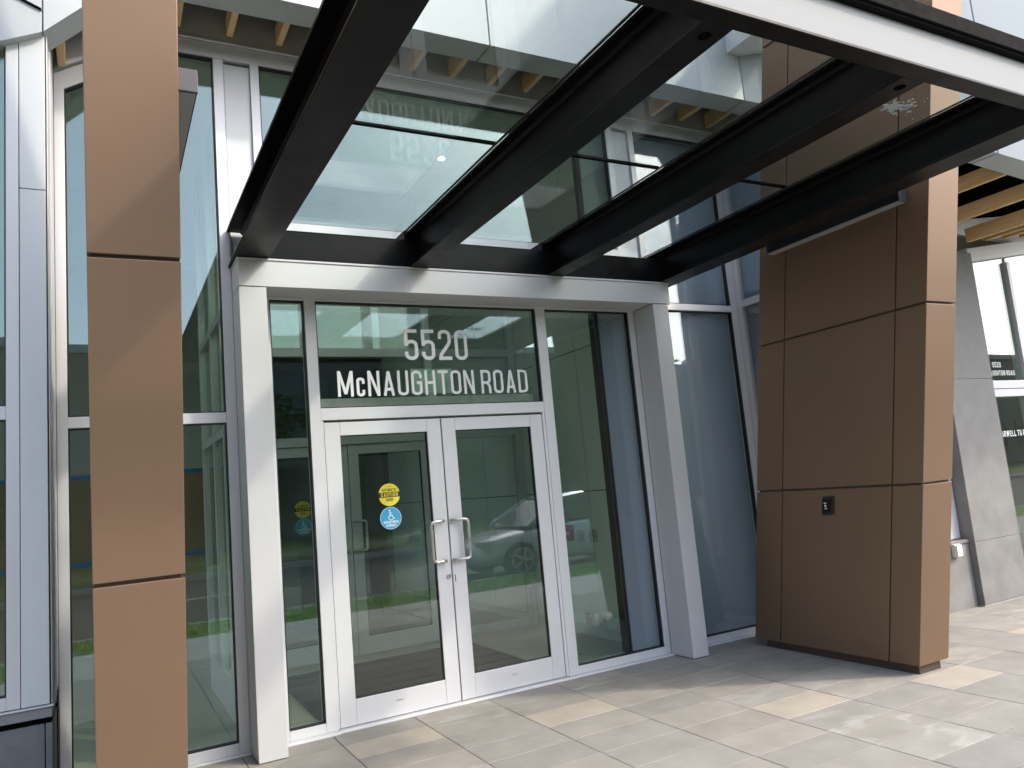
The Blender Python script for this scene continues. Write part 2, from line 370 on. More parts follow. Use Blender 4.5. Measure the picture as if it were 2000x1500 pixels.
MB().box(-60, 80, -40, -16.7, -.2, -.02).build('far_lawn', mat('far grass', (.06, .10, .025), .9, 0, .3, 1.5), kind='structure')
lg = MB(); lg.box(-40, 60, -6.80, -5.43, -.2, -.012)
GRASSM = mat('lawn soil and grass', (.12, .22, .035), .9, 0, .35, 12, .5, 80)
lawn = lg.build('lawn_bed', GRASSM, kind='structure')
g = MB()
for k in range(9000):
    x = random.uniform(-3, 13); y = random.uniform(-6.79, -5.44); h = random.uniform(.03, .07); a = random.uniform(0, 6.28); dx, dy = .006*math.cos(a), .006*math.sin(a)
    lx, ly = random.uniform(-.03, .03), random.uniform(-.03, .03)
    g.add([(x-dx, y-dy, -.013), (x+dx, y+dy, -.013), (x+lx, y+ly, h)], [(0, 1, 2)])
gr = g.build('grass', mat('grass blades', (.18, .33, .045), .7, 0, .3, 6), kind='stuff'); tag(gr, 'strip of short green grass between the sidewalk and the road', 'grass')

# ---------------------------------------------------------------- building shell (interior)
bld = thing('office_building', 'modern office building with white metal fascia and glass ground floor', 'building', (2.6, 3, 0))
m = MB(); m.box(-6, 12, .13, 7.2, -.10, .004); m.build('floor', FLOORI, bld)
m = MB()
for i in range(12):
    for j in range(5): m.box(-6+i*1.5, -6+i*1.5+1.492, .13+j*1.44, .13+j*1.44+1.432, 4.93, 4.97)
m.build('ceiling', mat('ceiling board', (.74, .78, .72), .7, 0, .03), bld)
MB().box(-6.2, 12.2, .05, 7.4, 4.985, 5.02).build('ceiling_deck', DARK, bld)
m = MB(); m.box(-6.1, 12, 7.2, 7.3, 0, 4.1); m.box(4.7, 12, 7.2, 7.3, 4.1005, 4.93); m.box(2.96, 3.24, 7.2, 7.3, 4.1005, 4.93); m.box(4.05, 4.21, 7.2, 7.3, 4.1005, 4.93); m.box(12, 12.1, -.6, 7.3, 0, 4.93)
m.build('back_wall', INTB, bld)
MB().box(1.62, 4.33, 7.16, 7.199, 2.3, 4.09).build('dark_wall_band', mat('dark brown wall band', (.085, .07, .055), .6), bld)  # darker brown band over the upper part of the lobby back wall
m = MB(); m.box(-6, 4.7, 7.22, 7.26, 4.15, 4.9); m.build('clerestory_pane', glass_mat('clerestory glass', (.44, .46, .42), .1), bld)
m = MB(); m.box(-6.08, -6.04, -.5, 7.1, .1, 4.8); m.build('added_end_pane', GLI, bld)  # unseen glazed end, added in place of a wall to let daylight inside
m = MB()      # white vestibule side wall with panel joints
ys = [.13, 1.05, 2.1, 3.4, 4.8, 7.19]; zs = [.09, 1.45, 2.9, 4.0, 4.925]
for a, c in zip(ys, ys[1:]):
    for e, f in zip(zs, zs[1:]): m.box(4.336, 4.42, a+.004, c-.004, e+.004, f-.004)
m.build('vestibule_wall', INTW, bld)
MB().box(4.329, 4.42, .13, 7.19, .004, .088).build('skirting', ALU, bld)
MB().box(4.345, 4.44, .13, 7.19, .01, 4.92).build('wall_core', DARK, bld)
m = MB(); m.box(3.955, 5.56, .085, .105, .02, 4.90); m.build('slate_backing', SLATE, bld)
m = MB(); m.box(3.904, 3.923, .033, .12, .083, 3.043); m.box(3.9235, 3.931, .042, .12, .083, 3.043); m.box(3.9315, 3.949, .033, .12, .083, 3.043); m.box(3.905, 3.925, .06, .12, 3.65, 4.85); m.box(3.932, 3.948, .06, .115, 3.65, 4.85); m.build('panel_seal', GASKET, bld)
# left room: brown card on the wall with blue tape, grey wall above
m = MB(); m.box(-6, 1.6, 5.62, 5.72, .004, 4.92); m.build('room_wall', INTG, bld)
# vestibule left screen
m = MB()
for y0 in (.16, .80, 1.42, 2.24): m.box(.835, .905, y0, y0+.07, .30, 4.9)
m.box(.835, .905, .23, 2.24, .005, .30)
for zz in (2.16, 3.10): m.box(.84, .90, .23, .80, zz, zz+.07); m.box(.84, .90, .87, 1.42, zz, zz+.07); m.box(.84, .90, 1.49, 2.24, zz, zz+.07)
vs = m.build('vestibule_screen', ALU, bld, .002)
m = MB(); m.box(.862, .874, .232, .798, .302, 2.158); m.box(.862, .874, .872, 1.418, .302, 2.158); m.box(.862, .874, 1.492, 2.238, .302, 2.158)
m.box(.862, .874, .232, .798, 2.232, 4.9); m.box(.862, .874, .872, 1.418, 2.232, 4.9); m.box(.862, .874, 1.492, 2.238, 2.232, 4.9)
m.build('pane', GLI, vs)
for i, (z0, h, lab) in enumerate([(.02, 1.07, 'lower'), (1.09, 1.08, 'upper')]):
    c = thing('protection_card', ['brown card sheet covering the foot of the room wall behind the left windows', 'brown card sheet taped above another one behind the left windows'][i], 'card sheet', (-2, 5.60, z0))
    MB().box(-5.9, 1.5, 5.605, 5.615, z0, z0+h-.01).build('sheet', CARD, c)
    MB().box(-5.9, 1.5, 5.598, 5.603, z0+h-.045, z0+h+.012).build('tape_strip', TAPE, c)

# inner storefront and doors ------------------------------------------------
inn = thing('inner_screen', 'inner aluminium glass screen at the back of the vestibule', 'glass screen', (2.6, 2.33, 0))
m = MB(); yi0, yi1 = 2.32, 2.42
for x0, x1 in ((.92, 1.00), (1.23, 1.325), (3.175, 3.26), (4.24, 4.33)): m.box(x0, x1, yi0, yi1, .005, 3.75)
for x0, x1 in ((1.00, 1.23), (3.26, 4.24)): m.box(x0, x1, yi0, yi1, .005, .09); m.box(x0, x1, yi0, yi1, 2.15, 2.24)
m.box(1.325, 3.175, yi0, yi1, 2.15, 2.24)
for x0, x1 in ((1.00, 1.23), (1.325, 3.175), (3.26, 4.24)): m.box(x0, x1, yi0, yi1, 3.08, 3.17); m.box(x0, x1, yi0, yi1, 3.68, 3.75)
m.build('frame', ALU, inn, .002)
m = MB()
for x0, x1 in ((1.002, 1.228), (3.262, 4.238)):
    m.box(x0, x1, 2.36, 2.37, .092, 2.148)
for x0, x1 in ((1.002, 1.228), (1.327, 3.173), (3.262, 4.238)): m.box(x0, x1, 2.36, 2.37, 2.242, 3.078); m.box(x0, x1, 2.36, 2.37, 3.172, 3.678)
m.build('pane', GLI, inn)
MB().box(.905, 4.336, 2.33, 2.41, 3.751, 4.925).build('wall_above_screen', INTW, bld)

def leaf(xa, xb, y, hinge_left, label, mats, inner=False, sticker=False):
    """one swinging glazed door leaf, xa..xb, front face at y"""
    d = thing('glass_door', label, 'door', ((xa+xb)/2, y+.02, .015), 'inner vestibule doors' if inner else 'outer entrance doors')
    st = .115 if not inner else .11; y1 = y+.045
    zt, zb, zr, z0 = 2.142, .19, 2.044, .018
    m = MB(); m.box(xa, xa+st, y, y1, z0, zt); m.box(xb-st, xb, y, y1, z0, zt)
    m.box(xa+st+.0005, xb-st-.0005, y+.001, y1-.001, zr, zt); m.box(xa+st+.0005, xb-st-.0005, y+.001, y1-.001, z0, zb)
    m.build('leaf_frame', ALU, d, .0025)
    m = MB()
    for q in ((xa+st, xa+st+.006, zb, zr), (xb-st-.006, xb-st, zb, zr)): m.box(q[0], q[1], y+.006, y+.04, q[2], q[3])
    m.box(xa+st+.006, xb-st-.006, y+.006, y+.04, zb, zb+.006); m.box(xa+st+.006, xb-st-.006, y+.006, y+.04, zr-.006, zr)
    m.build('gasket', GASKET, d)
    pane = MB().box(xa+st+.006, xb-st-.006, y+.016, y+.026, zb+.006, zr-.006).build('pane', mats, d)
    s = -1 if hinge_left else 1          # bar offset away from the meeting stile
    xm = (xb-.050) if hinge_left else (xa+.022); xo = xm + s*.112
    for side in ((-1,) if not inner else (-1,)):
        yy = y; o = -.062
        pts = [(xm, yy+.004, 1.352), (xm, yy-.035, 1.352)]
        pts += [(xm+s*.012, yy-.052, 1.352), (xm+s*.035, yy-.06, 1.352), (xo-s*.028, yy-.062, 1.352), (xo-s*.008, yy-.062, 1.344), (xo, yy-.062, 1.324)]
        pts += [(xo, yy-.062, 1.20), (xo, yy-.062, 1.080), (xo-s*.008, yy-.062, 1.060), (xo-s*.028, yy-.062, 1.052), (xm+s*.035, yy-.06, 1.052), (xm+s*.012, yy-.052, 1.052), (xm, yy-.035, 1.052), (xm, yy+.004, 1.052)]
        MB().tube(pts, .0125, 14).build('handle', NICKEL, d, smooth=True)
    if inner:
        pts = [(p[0], 2*y+.045-p[1], p[2]) for p in pts]; MB().tube(pts, .0125, 12).build('handle', NICKEL, d, smooth=True)
    return d, pane
DY0 = .010
dl, pl = leaf(1.420, 2.332, DY0, True, 'left leaf of the outer entrance doors, with yellow and blue round stickers', GLD)
dr, pr = leaf(2.342, 3.254, DY0, False, 'right leaf of the outer entrance doors, without stickers', GLD)
di, pi_ = leaf(1.330, 2.246, 2.345, True, 'left leaf of the inner doors seen through the vestibule', GLI, True)
leaf(2.254, 3.170, 2.345, False, 'right leaf of the inner doors seen through the vestibule', GLI, True)
m = MB(); m.disc((2.308, .935), .017, -.004, DY0+.002, 'y', 24); m.build('lock', NICKEL, dl, smooth=False)
m = MB(); m.disc((2.308, .935), .006, -.0055, -.0035, 'y', 12); m.build('keyhole', DARK, dl)
m = MB(); m.box(2.358, 2.362, DY0-.002, DY0+.004, .885, .94); m.box(2.357, 2.363, DY0-.002, DY0+.004, .905, .918); m.build('latch_slot', DARK, dr)
m = MB(); m.box(1.83, 1.88, DY0-.0015, DY0+.002, .118, .126); m.build('maker_plate', NICKEL, dl)
m = MB(); m.box(2.77, 2.82, DY0-.0015, DY0+.002, .118, .126); m.build('maker_plate', NICKEL, dr)
# stickers: inside of the pane's outer face
def stickers(owner, cx, zt, zb, y, rad):
    ys = y
    a = MB(); a.disc((cx, zt), rad, ys, ys+.0006, 'y', 56); s1 = a.build('caution_sticker', YEL, owner); s1['label'] = 'round yellow caution automatic door sticker'
    p = MB(); hw = math.sqrt(rad*rad-.017**2)
    p.prism([(cx-rad*math.cos(t), zt+rad*math.sin(t)) for t in [R(x) for x in (-13, -6, 0, 6, 13)]] + [(cx+rad*math.cos(t), zt+rad*math.sin(t)) for t in [R(x) for x in (13, 6, 0, -6, -13)]], ys-.0008, ys-.0001, 'y')
    text(p, 'AUTOMATIC', cx-.056, cx+.056, zt+.026, .021, ys-.0008, .15)
    text(p, 'DOOR', cx-.026, cx+.026, zt-.048, .021, ys-.0008, .15)
    text(p, 'DOOR', cx-.02, cx+.02, zt+.060, .006, ys-.0008, .17)
    p.build('black_print', BLK, s1)
    p = MB(); text(p, 'CAUTION', cx-.066, cx+.066, zt-.0135, .027, ys-.0022, .17); p.build('yellow_print', YEL, s1)
    a = MB(); a.disc((cx, zb), rad, ys, ys+.0006, 'y', 56); s2 = a.build('access_sticker', BLU, owner); s2['label'] = 'round blue wheelchair access sticker'
    p = MB(); pl_ = lambda u, v, yy: (cx+u, yy, zb+v)
    ribbon(p, arc(0, 0, rad-.003, 0, 345, 40), .0022, True, pl_, 0, .0006, ys-.0008)
    text(p, 'ACTIVATE SWITCH', cx-.058, cx+.058, zb-.038, .019, ys-.0008, .14)
    text(p, 'TO OPERATE', cx-.040, cx+.040, zb-.063, .019, ys-.0008, .14)
    p.disc((cx-.006, zb+.056), .0062, ys-.0008, ys-.0001, 'y', 16)
    ribbon(p, [(-.005, .047), (-.003, .018), (.014, .018), (.023, -.004), (.030, -.001)], .0058, False, pl_, 0, .0006, ys-.0010)
    ribbon(p, [(-.004, .035), (.011, .035)], .005, False, pl_, 0, .0006, ys-.0012)
    ribbon(p, arc(.002, .005, .0185, 125, 345, 18), .0048, False, pl_, 0, .0006, ys-.0014)
    p.build('white_print', WHT, s2)
stickers(pl, 1.884, 1.585, 1.412, DY0+.0148, .0835)
stickers(pi_, 1.765, 1.520, 1.347, 2.345+.0148, .0835)

# ---------------------------------------------------------------- entrance screen (frame, panes, lettering)
ent = thing('entrance_screen', 'silver aluminium glazed screen around the double entrance doors, lettered above them', 'glass screen', (2.34, .05, 0))
m = MB()
for x0, x1 in ((1.006, 1.072), (1.320, 1.401), (3.284, 3.376), (4.268, 4.332)): m.box(x0, x1, 0, .12, .012, 3.066)
m.box(1.0725, 1.3195, .001, .119, .012, .074); m.box(3.3765, 4.2675, .001, .119, .012, .074)
m.box(1.4015, 3.2835, .001, .119, 2.16, 2.248)
for x0, x1 in ((1.0725, 1.3195), (1.4015, 3.2835), (3.3765, 4.2675)): m.box(x0, x1, .001, .119, 3.052, 3.066)
m.box(1.4015, 1.416, .004, .11, .018, 2.1595); m.box(3.258, 3.2835, .004, .11, .018, 2.1595)
m.build('frame', ALU, ent, .0022)
m = MB()
def ring(b, x0, x1, z0, z1, t=.008, ya=.012, yb=.055):
    b.box(x0, x0+t, ya, yb, z0, z1); b.box(x1-t, x1, ya, yb, z0, z1); b.box(x0+t, x1-t, ya, yb, z0, z0+t); b.box(x0+t, x1-t, ya, yb, z1-t, z1)
for q in ((1.073, 1.319, .075, 3.051), (1.402, 3.283, 2.249, 3.051), (3.377, 4.267, .075, 3.051)): ring(m, *q)
m.build('gasket', GASKET, ent)
for q, gm in (((1.081, 1.311, .083, 3.043), GL), ((1.410, 3.275, 2.257, 3.043), GL), ((3.385, 3.9035, .083, 3.043), GL), ((3.9495, 4.259, .083, 3.043), GLS)):
    MB().box(q[0], q[1], .034, .046, q[2], q[3]).build('pane', gm, ent)
MB().box(1.42, 3.265, .125, .30, 2.15, 2.334).build('operator_cover', ALU, ent, .003)
m = MB(); yt = .0325
text(m, '5520', 2.088, 2.634, 2.612, .246, yt, .112, .085); m.build('address_lettering', LETTER, ent); m = MB()
text(m, 'McNAUGHTON ROAD', 1.541, 3.166, 2.334, .194, yt, .112, .075, .15)
m.build('address_lettering', LETTER, ent)
m = MB(); m.box(1.40, 3.285, -.045, .10, -.006, .012); m.box(1.02, 1.40, -.06, .12, -.006, .011); m.box(3.285, 4.33, -.045, .12, -.006, .011); m.build('threshold', ALU, ent, .003)
# faint second pair of stickers on the left sidelight's far side: on the vestibule screen behind
pt = thing('entrance_portal', 'brushed silver metal portal frame around the glazed entrance', 'portal frame', (2.66, -.14, 0))
for x0, x1 in ((.823, 1.003), (4.334, 4.502)):
    m = MB(); m.box(x0, x1, -.285, -.001, .004, 3.058); m.build('post', ALU2, pt, .003)
m = MB(); m.box(.823, 4.535, -.285, -.001, 3.064, 3.246); m.box(.815, 4.543, -.293, -.001, 3.247, 3.262); m.build('header', ALU2, pt, .003)
for x0, x1 in ((.828, .998), (4.339, 4.497)): MB().box(x0, x1, -.28, -.006, 3.0585, 3.0635).build('joint', DARK, pt)

# ---------------------------------------------------------------- windows in the main wall
def hz_left(x): return 4.447+.62*(x+.19) if x < .476 else 4.86      # glass head of the left window
HX = .476
wl = thing('tall_window', 'tall left window behind the bronze column, its head sloping down at the left', 'window', (.28, .05, 0))
m = MB()
m.prism([(-.250, 0.01), (-.190, 0.01), (-.190, hz_left(-.19)), (-.250, hz_left(-.25))], 0, .12, 'y')
m.box(.753, .8215, 0, .12, .01, 4.86)
m.box(-.1895, .7525, .001, .119, .01, .075); m.box(-.1895, .7525, .001, .119, 2.171, 2.242)
m.prism([(-.250, hz_left(-.25)+.0005), (HX, 4.8605), (.8215, 4.8605), (.8215, 4.975), (HX-.02, 4.975), (-.250, hz_left(-.25)+.135)], .0, .12, 'y')
m.build('frame', ALU, wl, .0022)
m = MB(); ring(m, -.189, .752, .076, 2.170)
m.box(-.189, .752, .012, .055, 2.243, 2.251); m.box(.744, .752, .012, .055, 2.251, 4.859); m.box(-.189, -.181, .012, .055, 2.251, 4.44)
m.prism([(-.189, hz_left(-.189)-.010), (HX, 4.849), (.744, 4.849), (.744, 4.8595), (HX, 4.8595), (-.189, hz_left(-.189)-.0005)], .012, .055, 'y')
m.build('gasket', GASKET, wl)
MB().box(-.181, .744, .034, .046, .084, 2.162).build('pane', GL, wl)
MB().prism([(-.181, 2.251), (.744, 2.251), (.744, 4.85), (HX, 4.85), (-.181, hz_left(-.181)-.01)], .034, .046, 'y').build('pane', GL, wl)
MB().box(-.25, .82, -.035, .12, -.006, .0095).build('sill', ALU, wl, .002)

def pilaster(x0, x1, x2, x3, label):
    d = thing('spandrel_panel', label, 'wall panel', ((x0+x3)/2, .05, 3.25), 'white panels between the upper windows')
    m = MB(); m.box(x2, x3, 0, .12, 3.26, 4.8595)
    if x0 < 4: m.box(.822, .826, .002, .119, 3.26, 4.8595)
    else: m.box(x0, x1, 0, .12, 3.26, 4.8595)
    m.build('mullion', ALU, d, .002)
    m = MB(); m.box(max(x1, .8275)+.003, x2-.003, .022, .06, 3.27, 4.835); m.build('panel', WHITEP, d, .003)
    MB().box(max(x1, .8275), x2, .061, .10, 3.26, 4.859).build('backing', DARK, d)
pilaster(.753, .8275, 1.013, 1.075, 'tall white panel with mullion above the portal, left of the wide upper window')
pilaster(4.236, 4.300, 4.500, 4.560, 'tall white panel between two mullions, right of the wide upper window')
wu = thing('upper_window', 'wide upper window seen through the glass canopy', 'window', (2.66, .05, 3.25))
m = MB(); m.box(1.0755, 4.2355, .001, .119, 3.265, 3.57); m.box(1.0755, 4.2355, -.004, .119, 3.5705, 3.64); m.box(.822, 4.56, 0, .12, 4.860, 4.975)
m.build('frame', ALU, wu, .002)
m = MB(); ring(m, 1.076, 4.235, 3.641, 4.859); m.build('gasket', GASKET, wu)
MB().box(1.084, 4.227, .034, .046, 3.649, 4.851).build('pane', GL, wu)
wr = thing('slate_window', 'dark slate blue glazed window right of the portal, with a silver rail', 'window', (5.05, .05, 0))
m = MB(); m.box(4.503, 4.5595, .0, .12, .01, 3.258); m.box(5.562, 5.640, 0, .12, .01, 4.9745)
m.box(4.56, 5.5615, .001, .119, .01, .070); m.box(4.56, 5.5615, .001, .119, 3.090, 3.154); m.box(4.5605, 5.5615, .0, .119, 4.860, 4.9745)
m.build('frame', ALU, wr, .0022)
m = MB(); ring(m, 4.5605, 5.561, .071, 3.089); ring(m, 4.5605, 5.561, 3.155, 4.859); m.build('gasket', GASKET, wr)
MB().box(4.569, 5.553, .034, .046, .079, 3.081).build('pane', GLS, wr); MB().box(4.569, 5.553, .034, .046, 3.163, 4.851).build('pane', GLS, wr)
MB().box(4.503, 5.64, -.035, .12, -.006, .0095).build('sill', ALU, wr, .002)

# ---------------------------------------------------------------- bays left and right
bl = thing('bay_window', 'projecting left bay with white panel and window above a dark stone plinth', 'bay window', (-1.5, -.3, 0))
YB = -.56
m = MB(); m.box(-6, -.292, YB+.005, YB+.4, -.05, .545); m.box(-.288, -.256, YB+.005, YB+.4, -.05, .545); m.build('stone_plinth', STONED, bl, .004)
MB().box(-6, -.262, YB+.02, YB+.4, .546, .575).build('groove', DARK, bl)
MB().box(-6, -.256, YB-.004, YB+.4, .576, .628).build('stone_cap', mat('stone cap', (.24, .245, .255), .55), bl, .004)
MB().box(-6, -.249, YB-.016, YB+.3, .631, .640).build('sill', ALU, bl, .002)
m = MB(); m.box(-.462, -.400, YB, YB+.12, .645, 4.6)
for zz in ((.645, .71), (2.171, 2.245)): m.box(-1.9, -.4625, YB+.001, YB+.119, *zz)
m.box(-1.96, -1.9, YB, YB+.12, .645, 4.2); m.build('frame', ALU, bl, .002)
m = MB(); ring(m, -1.9, -.4625, .71, 2.171, .008, YB+.012, YB+.055); ring(m, -1.9, -.4625, 2.245, 4.5, .008, YB+.012, YB+.055); m.build('gasket', GASKET, bl)
MB().box(-1.892, -.4705, YB+.034, YB+.046, .718, 2.163).build('pane', GL, bl); MB().box(-1.892, -.4705, YB+.034, YB+.046, 2.253, 4.5).build('pane', GL, bl)
m = MB(); m.box(-.396, -.268, YB-.004, YB+.12, .645, 3.50); m.box(-.396, -.268, YB-.004, YB+.12, 3.506, 4.8); m.box(-6, -1.965, YB, YB+.12, .645, 5); m.build('white_panel', WHITEP, bl, .003)
m = MB(); m.box(-.262, -.2562, YB+.015, -.09, .645, 4.8); m.box(-.2555, -.2505, YB+.2, -.05, .645, 4.8); m.build('return_trim', ALU, bl, .001)
MB().box(-.3, -.265, YB+.13, .1, .0, 4.8).build('bay_core', DARK, bl)
MB().box(-.2555, -.251, -.10, .05, .0, 4.6).build('corner_seal', GASKET, bl)

brr = thing('bay_window', 'projecting right bay behind the bronze column, slate glass in silver frames on a grey plinth', 'bay window', (6.5, -.4, 0))
m = MB(); m.box(5.6405, 5.70, -.06, .0, .01, 4.9); m.box(5.645, 5.70, -.78, -.72, .01, 4.9)
for zz in ((.01, .07), (3.127, 3.198), (4.82, 4.9)): m.box(5.646, 5.70, -.7195, -.0605, *zz)
m.box(5.7005, 5.76, -.72, -.60, .66, 4.3); m.box(7.12, 7.52, -.72, -.60, .66, 4.0); m.box(5.7605, 7.1195, -.719, -.601, .66, .72)
m.build('frame', ALU, brr, .002)
m = MB(); m.box(5.668, 5.680, -.715, -.065, .075, 3.122); m.box(5.668, 5.680, -.715, -.065, 3.2, 4.815); m.box(5.77, 7.115, -.68, -.668, .722, 4.3); m.build('pane', GLS, brr)
m = MB(); m.box(5.74, 5.76, -.72, .0, .01, 4.9); m.box(5.77, 7.5, -.59, -.57, .66, 4.3); m.build('slate_backing', SLATE, brr)
m = MB(); m.box(5.705, 7.525, -.785, -.1, -.05, .615); m.build('plinth', STONE, brr, .004)
MB().box(5.703, 7.527, -.80, -.1, .62, .652).build('plinth_cap', mat('plinth cap stone', (.20, .19, .18), .6), brr, .004)

ob = thing('outlet_box', 'small white outdoor outlet box on the grey plinth behind the bronze column', 'outlet box', (7.28, -.81, .51))
MB().box(7.236, 7.330, -.83, -.785, .505, .628).build('box_body', WPL, ob, .008); MB().box(7.241, 7.325, -.845, -.8305, .512, .621).build('cover', WPL, ob, .008)

sp = thing('stone_pillar', 'tall grey stone clad pier beside the far right glass entrance', 'pillar', (7.92, -.55, 0))
m = MB(); zs = [0.01, .617, 2.24, 3.62]
for a, c in zip(zs, zs[1:]): m.box(7.53, 8.305, -.850, -.25, a+.003, c-.003)
m.build('cladding', STONE, sp, .004); MB().box(7.54, 8.295, -.84, -.26, .0, 3.60).build('core', mat('pale joint', (.6, .58, .55), .8), sp)

fr = thing('stair_entrance', 'far right glass entrance lettered for the stairwell to roof', 'glass entrance', (9.5, -.75, 0))
m = MB(); m.box(8.31, 8.325, -.80, -.68, .01, 3.52); m.box(9.05, 9.11, -.80, -.68, .01, 3.58)
m.box(8.3255, 9.0495, -.799, -.681, 2.05, 2.13); m.box(8.3255, 9.0495, -.799, -.681, 2.138, 2.225); m.box(9.1105, 11, -.799, -.681, 2.05, 2.225); m.box(8.3255, 11, -.799, -.681, .01, .08)
m.prism([(8.31, 3.525), (11, 3.93), (11, 4.10), (8.31, 3.68)], -.81, -.68, 'y'); m.build('frame', ALU, fr, .002)
m = MB(); m.box(8.327, 9.048, -.76, -.748, .082, 2.048); m.prism([(8.327, 2.227), (9.048, 2.227), (9.048, 3.63), (8.327, 3.52)], -.76, -.748, 'y')
m.box(9.112, 11, -.76, -.748, .082, 2.048); m.prism([(9.112, 2.227), (11, 2.227), (11, 3.92), (9.112, 3.64)], -.76, -.748, 'y'); m.build('pane', GLD, fr)
for q in (('5520', 8.50, 8.66, 2.375, .058), ('McNAUGHTON ROAD', 8.31, 8.90, 2.285, .056), ('STAIRWELL TO ROOF', 8.33, 9.03, 1.62, .062)):
    m = MB(); text(m, q[0], q[1], q[2], q[3], q[4], -.7618, .15, .085); m.build('lettering', LETTER, fr)
MB().box(8.31, 12, 1.2, 1.3, 0, 4.9).build('room_wall', INTB, fr)

# ---------------------------------------------------------------- metal wall, soffit, battens, fascia
m = MB(); m.prism([(-.25, 4.60), (.45, 4.99), (5.64, 4.99), (5.64, 5.29), (-.25, 5.29)], -.006, .0, 'y'); m.box(-.25, 5.64, -.010, .0, 5.294, 5.36); m.box(5.642, 5.66, -.76, .0, 4.91, 5.40); m.build('metal_band', STEELMETAL, bld)
MB().box(5.70, 12, -.56, -.50, 3.95, 5.45).build('soffit_wall', STEELMETAL, bld)
m = MB(); m.prism([(-.25, 4.565), (.45, 4.977), (5.64, 4.977), (5.64, 4.989), (.45, 4.989), (-.25, 4.60)], -.022, .0, 'y'); m.build('metal_trim', ALU, bld, .002)
# fascia line: (x, y, z of lower edge)
FB = [(-6, -.62, 3.55), (-1.95, -.62, 3.64), (-.27, -.62, 4.465), (.265, -.62, 5.003), (5.446, -.62, 5.010), (7.31, -1.76, 4.235), (8.30, -2.33, 3.72), (9.5, -2.95, 3.88), (11.5, -3.2, 4.2)]
def zf(x, back=0):
    for a, c in zip(FB, FB[1:]):
        if a[0] <= x <= c[0]:
            t = (x-a[0])/(c[0]-a[0]); return a[2]+(c[2]-a[2])*t, a[1]+(c[1]-a[1])*t
    return FB[-1][2], FB[-1][1]
fas = thing('fascia', 'folded white metal fascia above the entrance', 'fascia', (2.6, -.6, 5))
def fpanel(x0, x1, top=9.2, cut=None):
    xs = [x0]+[p[0] for p in FB if x0 < p[0] < x1]+[x1]; m = MB()
    for a, c in zip(xs, xs[1:]):
        (za, ya), (zc, yc) = zf(a), zf(c)
        za2, zc2 = top, top
        m.hexa([(a, ya, za), (c, yc, zc), (c, yc+.05, zc), (a, ya+.05, za)], [(a, ya, za2), (c, yc, zc2), (c, yc+.05, zc2), (a, ya+.05, za2)])
    m.build('fascia_panel', FASCIA, fas)
for a, c in ((-5.9, -.276), (-.268, 2.727), (2.741, 5.446), (5.456, 7.343), (7.357, 9.4), (9.41, 11.4)): fpanel(a, c)
def lip(x0, x1):
    xs = [x0]+[p[0] for p in FB if x0 < p[0] < x1]+[x1]; m = MB()
    for a, c in zip(xs, xs[1:]):
        (za, ya), (zc, yc) = zf(a), zf(c); d = .25
        q0 = [(a, ya+.0505, za), (c, yc+.0505, zc), (c, yc+d, zc+.003), (a, ya+d, za+.003)]
        m.hexa(q0, [(p[0], p[1], p[2]+.03) for p in q0])
    m.build('soffit_lip', FASCIA, fas)
for a, c in ((-5.9, -.276), (-.268, 2.727), (2.741, 5.446), (5.456, 7.343), (7.357, 9.4), (9.41, 11.4)): lip(a, c)
m = MB()
for a, c in zip(FB, FB[1:]):
    m.hexa([(a[0], a[1]+.06, a[2]+.04), (c[0], c[1]+.06, c[2]+.04), (c[0], c[1]+.09, c[2]+.04), (a[0], a[1]+.09, a[2]+.04)],
           [(a[0], a[1]+.06, 9.1), (c[0], c[1]+.06, 9.1), (c[0], c[1]+.09, 9.1), (a[0], a[1]+.09, 9.1)])
m.build('fascia_backing', DARK, fas)
m = MB(); m.hexa([(-6, -.631, 4.60+2.45), (-.278, -.631, 4.592), (-.278, -.6195, 4.592), (-6, -.6195, 4.6+2.45)], [(-6, -.631, 4.613+2.45), (-.278, -.631, 4.606), (-.278, -.6195, 4.606), (-6, -.6195, 4.613+2.45)]); m.build('seam', DARK, fas)
br = MB(); br.box(5.30, 5.72, -3.2, -.621, 5.46, 5.80); br.build('bracket_beam', WHITEP, fas, .004)
so = thing('timber_soffit', 'slatted cedar batten soffit under the white fascia', 'soffit', (2.6, -.3, 5.1))
m = MB()
for a, c in zip(FB, FB[1:]):
    yb0 = .0 if a[0] < 5.4 else -.2
    m.hexa([(a[0], a[1]+.06, a[2]+.36), (c[0], c[1]+.06, c[2]+.36), (c[0], .0, c[2]+.36), (a[0], .0, a[2]+.36)],
           [(a[0], a[1]+.06, a[2]+.39), (c[0], c[1]+.06, c[2]+.39), (c[0], .0, c[2]+.39), (a[0], .0, a[2]+.39)])
m.build('black_ceiling', DARK, so)
k = -3
while True:
    x = .850+.357*k; k += 1
    if x > 11: break
    if x < -.25: continue
    z, y = zf(x); back = -.035 if x < 5.62 else (-.03 if x < 5.7 else -.80)
    z += .024
    zz2, _ = zf(x+.045); zz2 += .024
    if x < .3 or x > 5.4: zz = max(z, zz2)
    else: zz = z = zz2 = z
    b_ = MB(); b_.box(x, x+.045, y+.055, back, max(z, zz2), max(z, zz2)+.15); b_.build('batten', WOOD, so, .002)

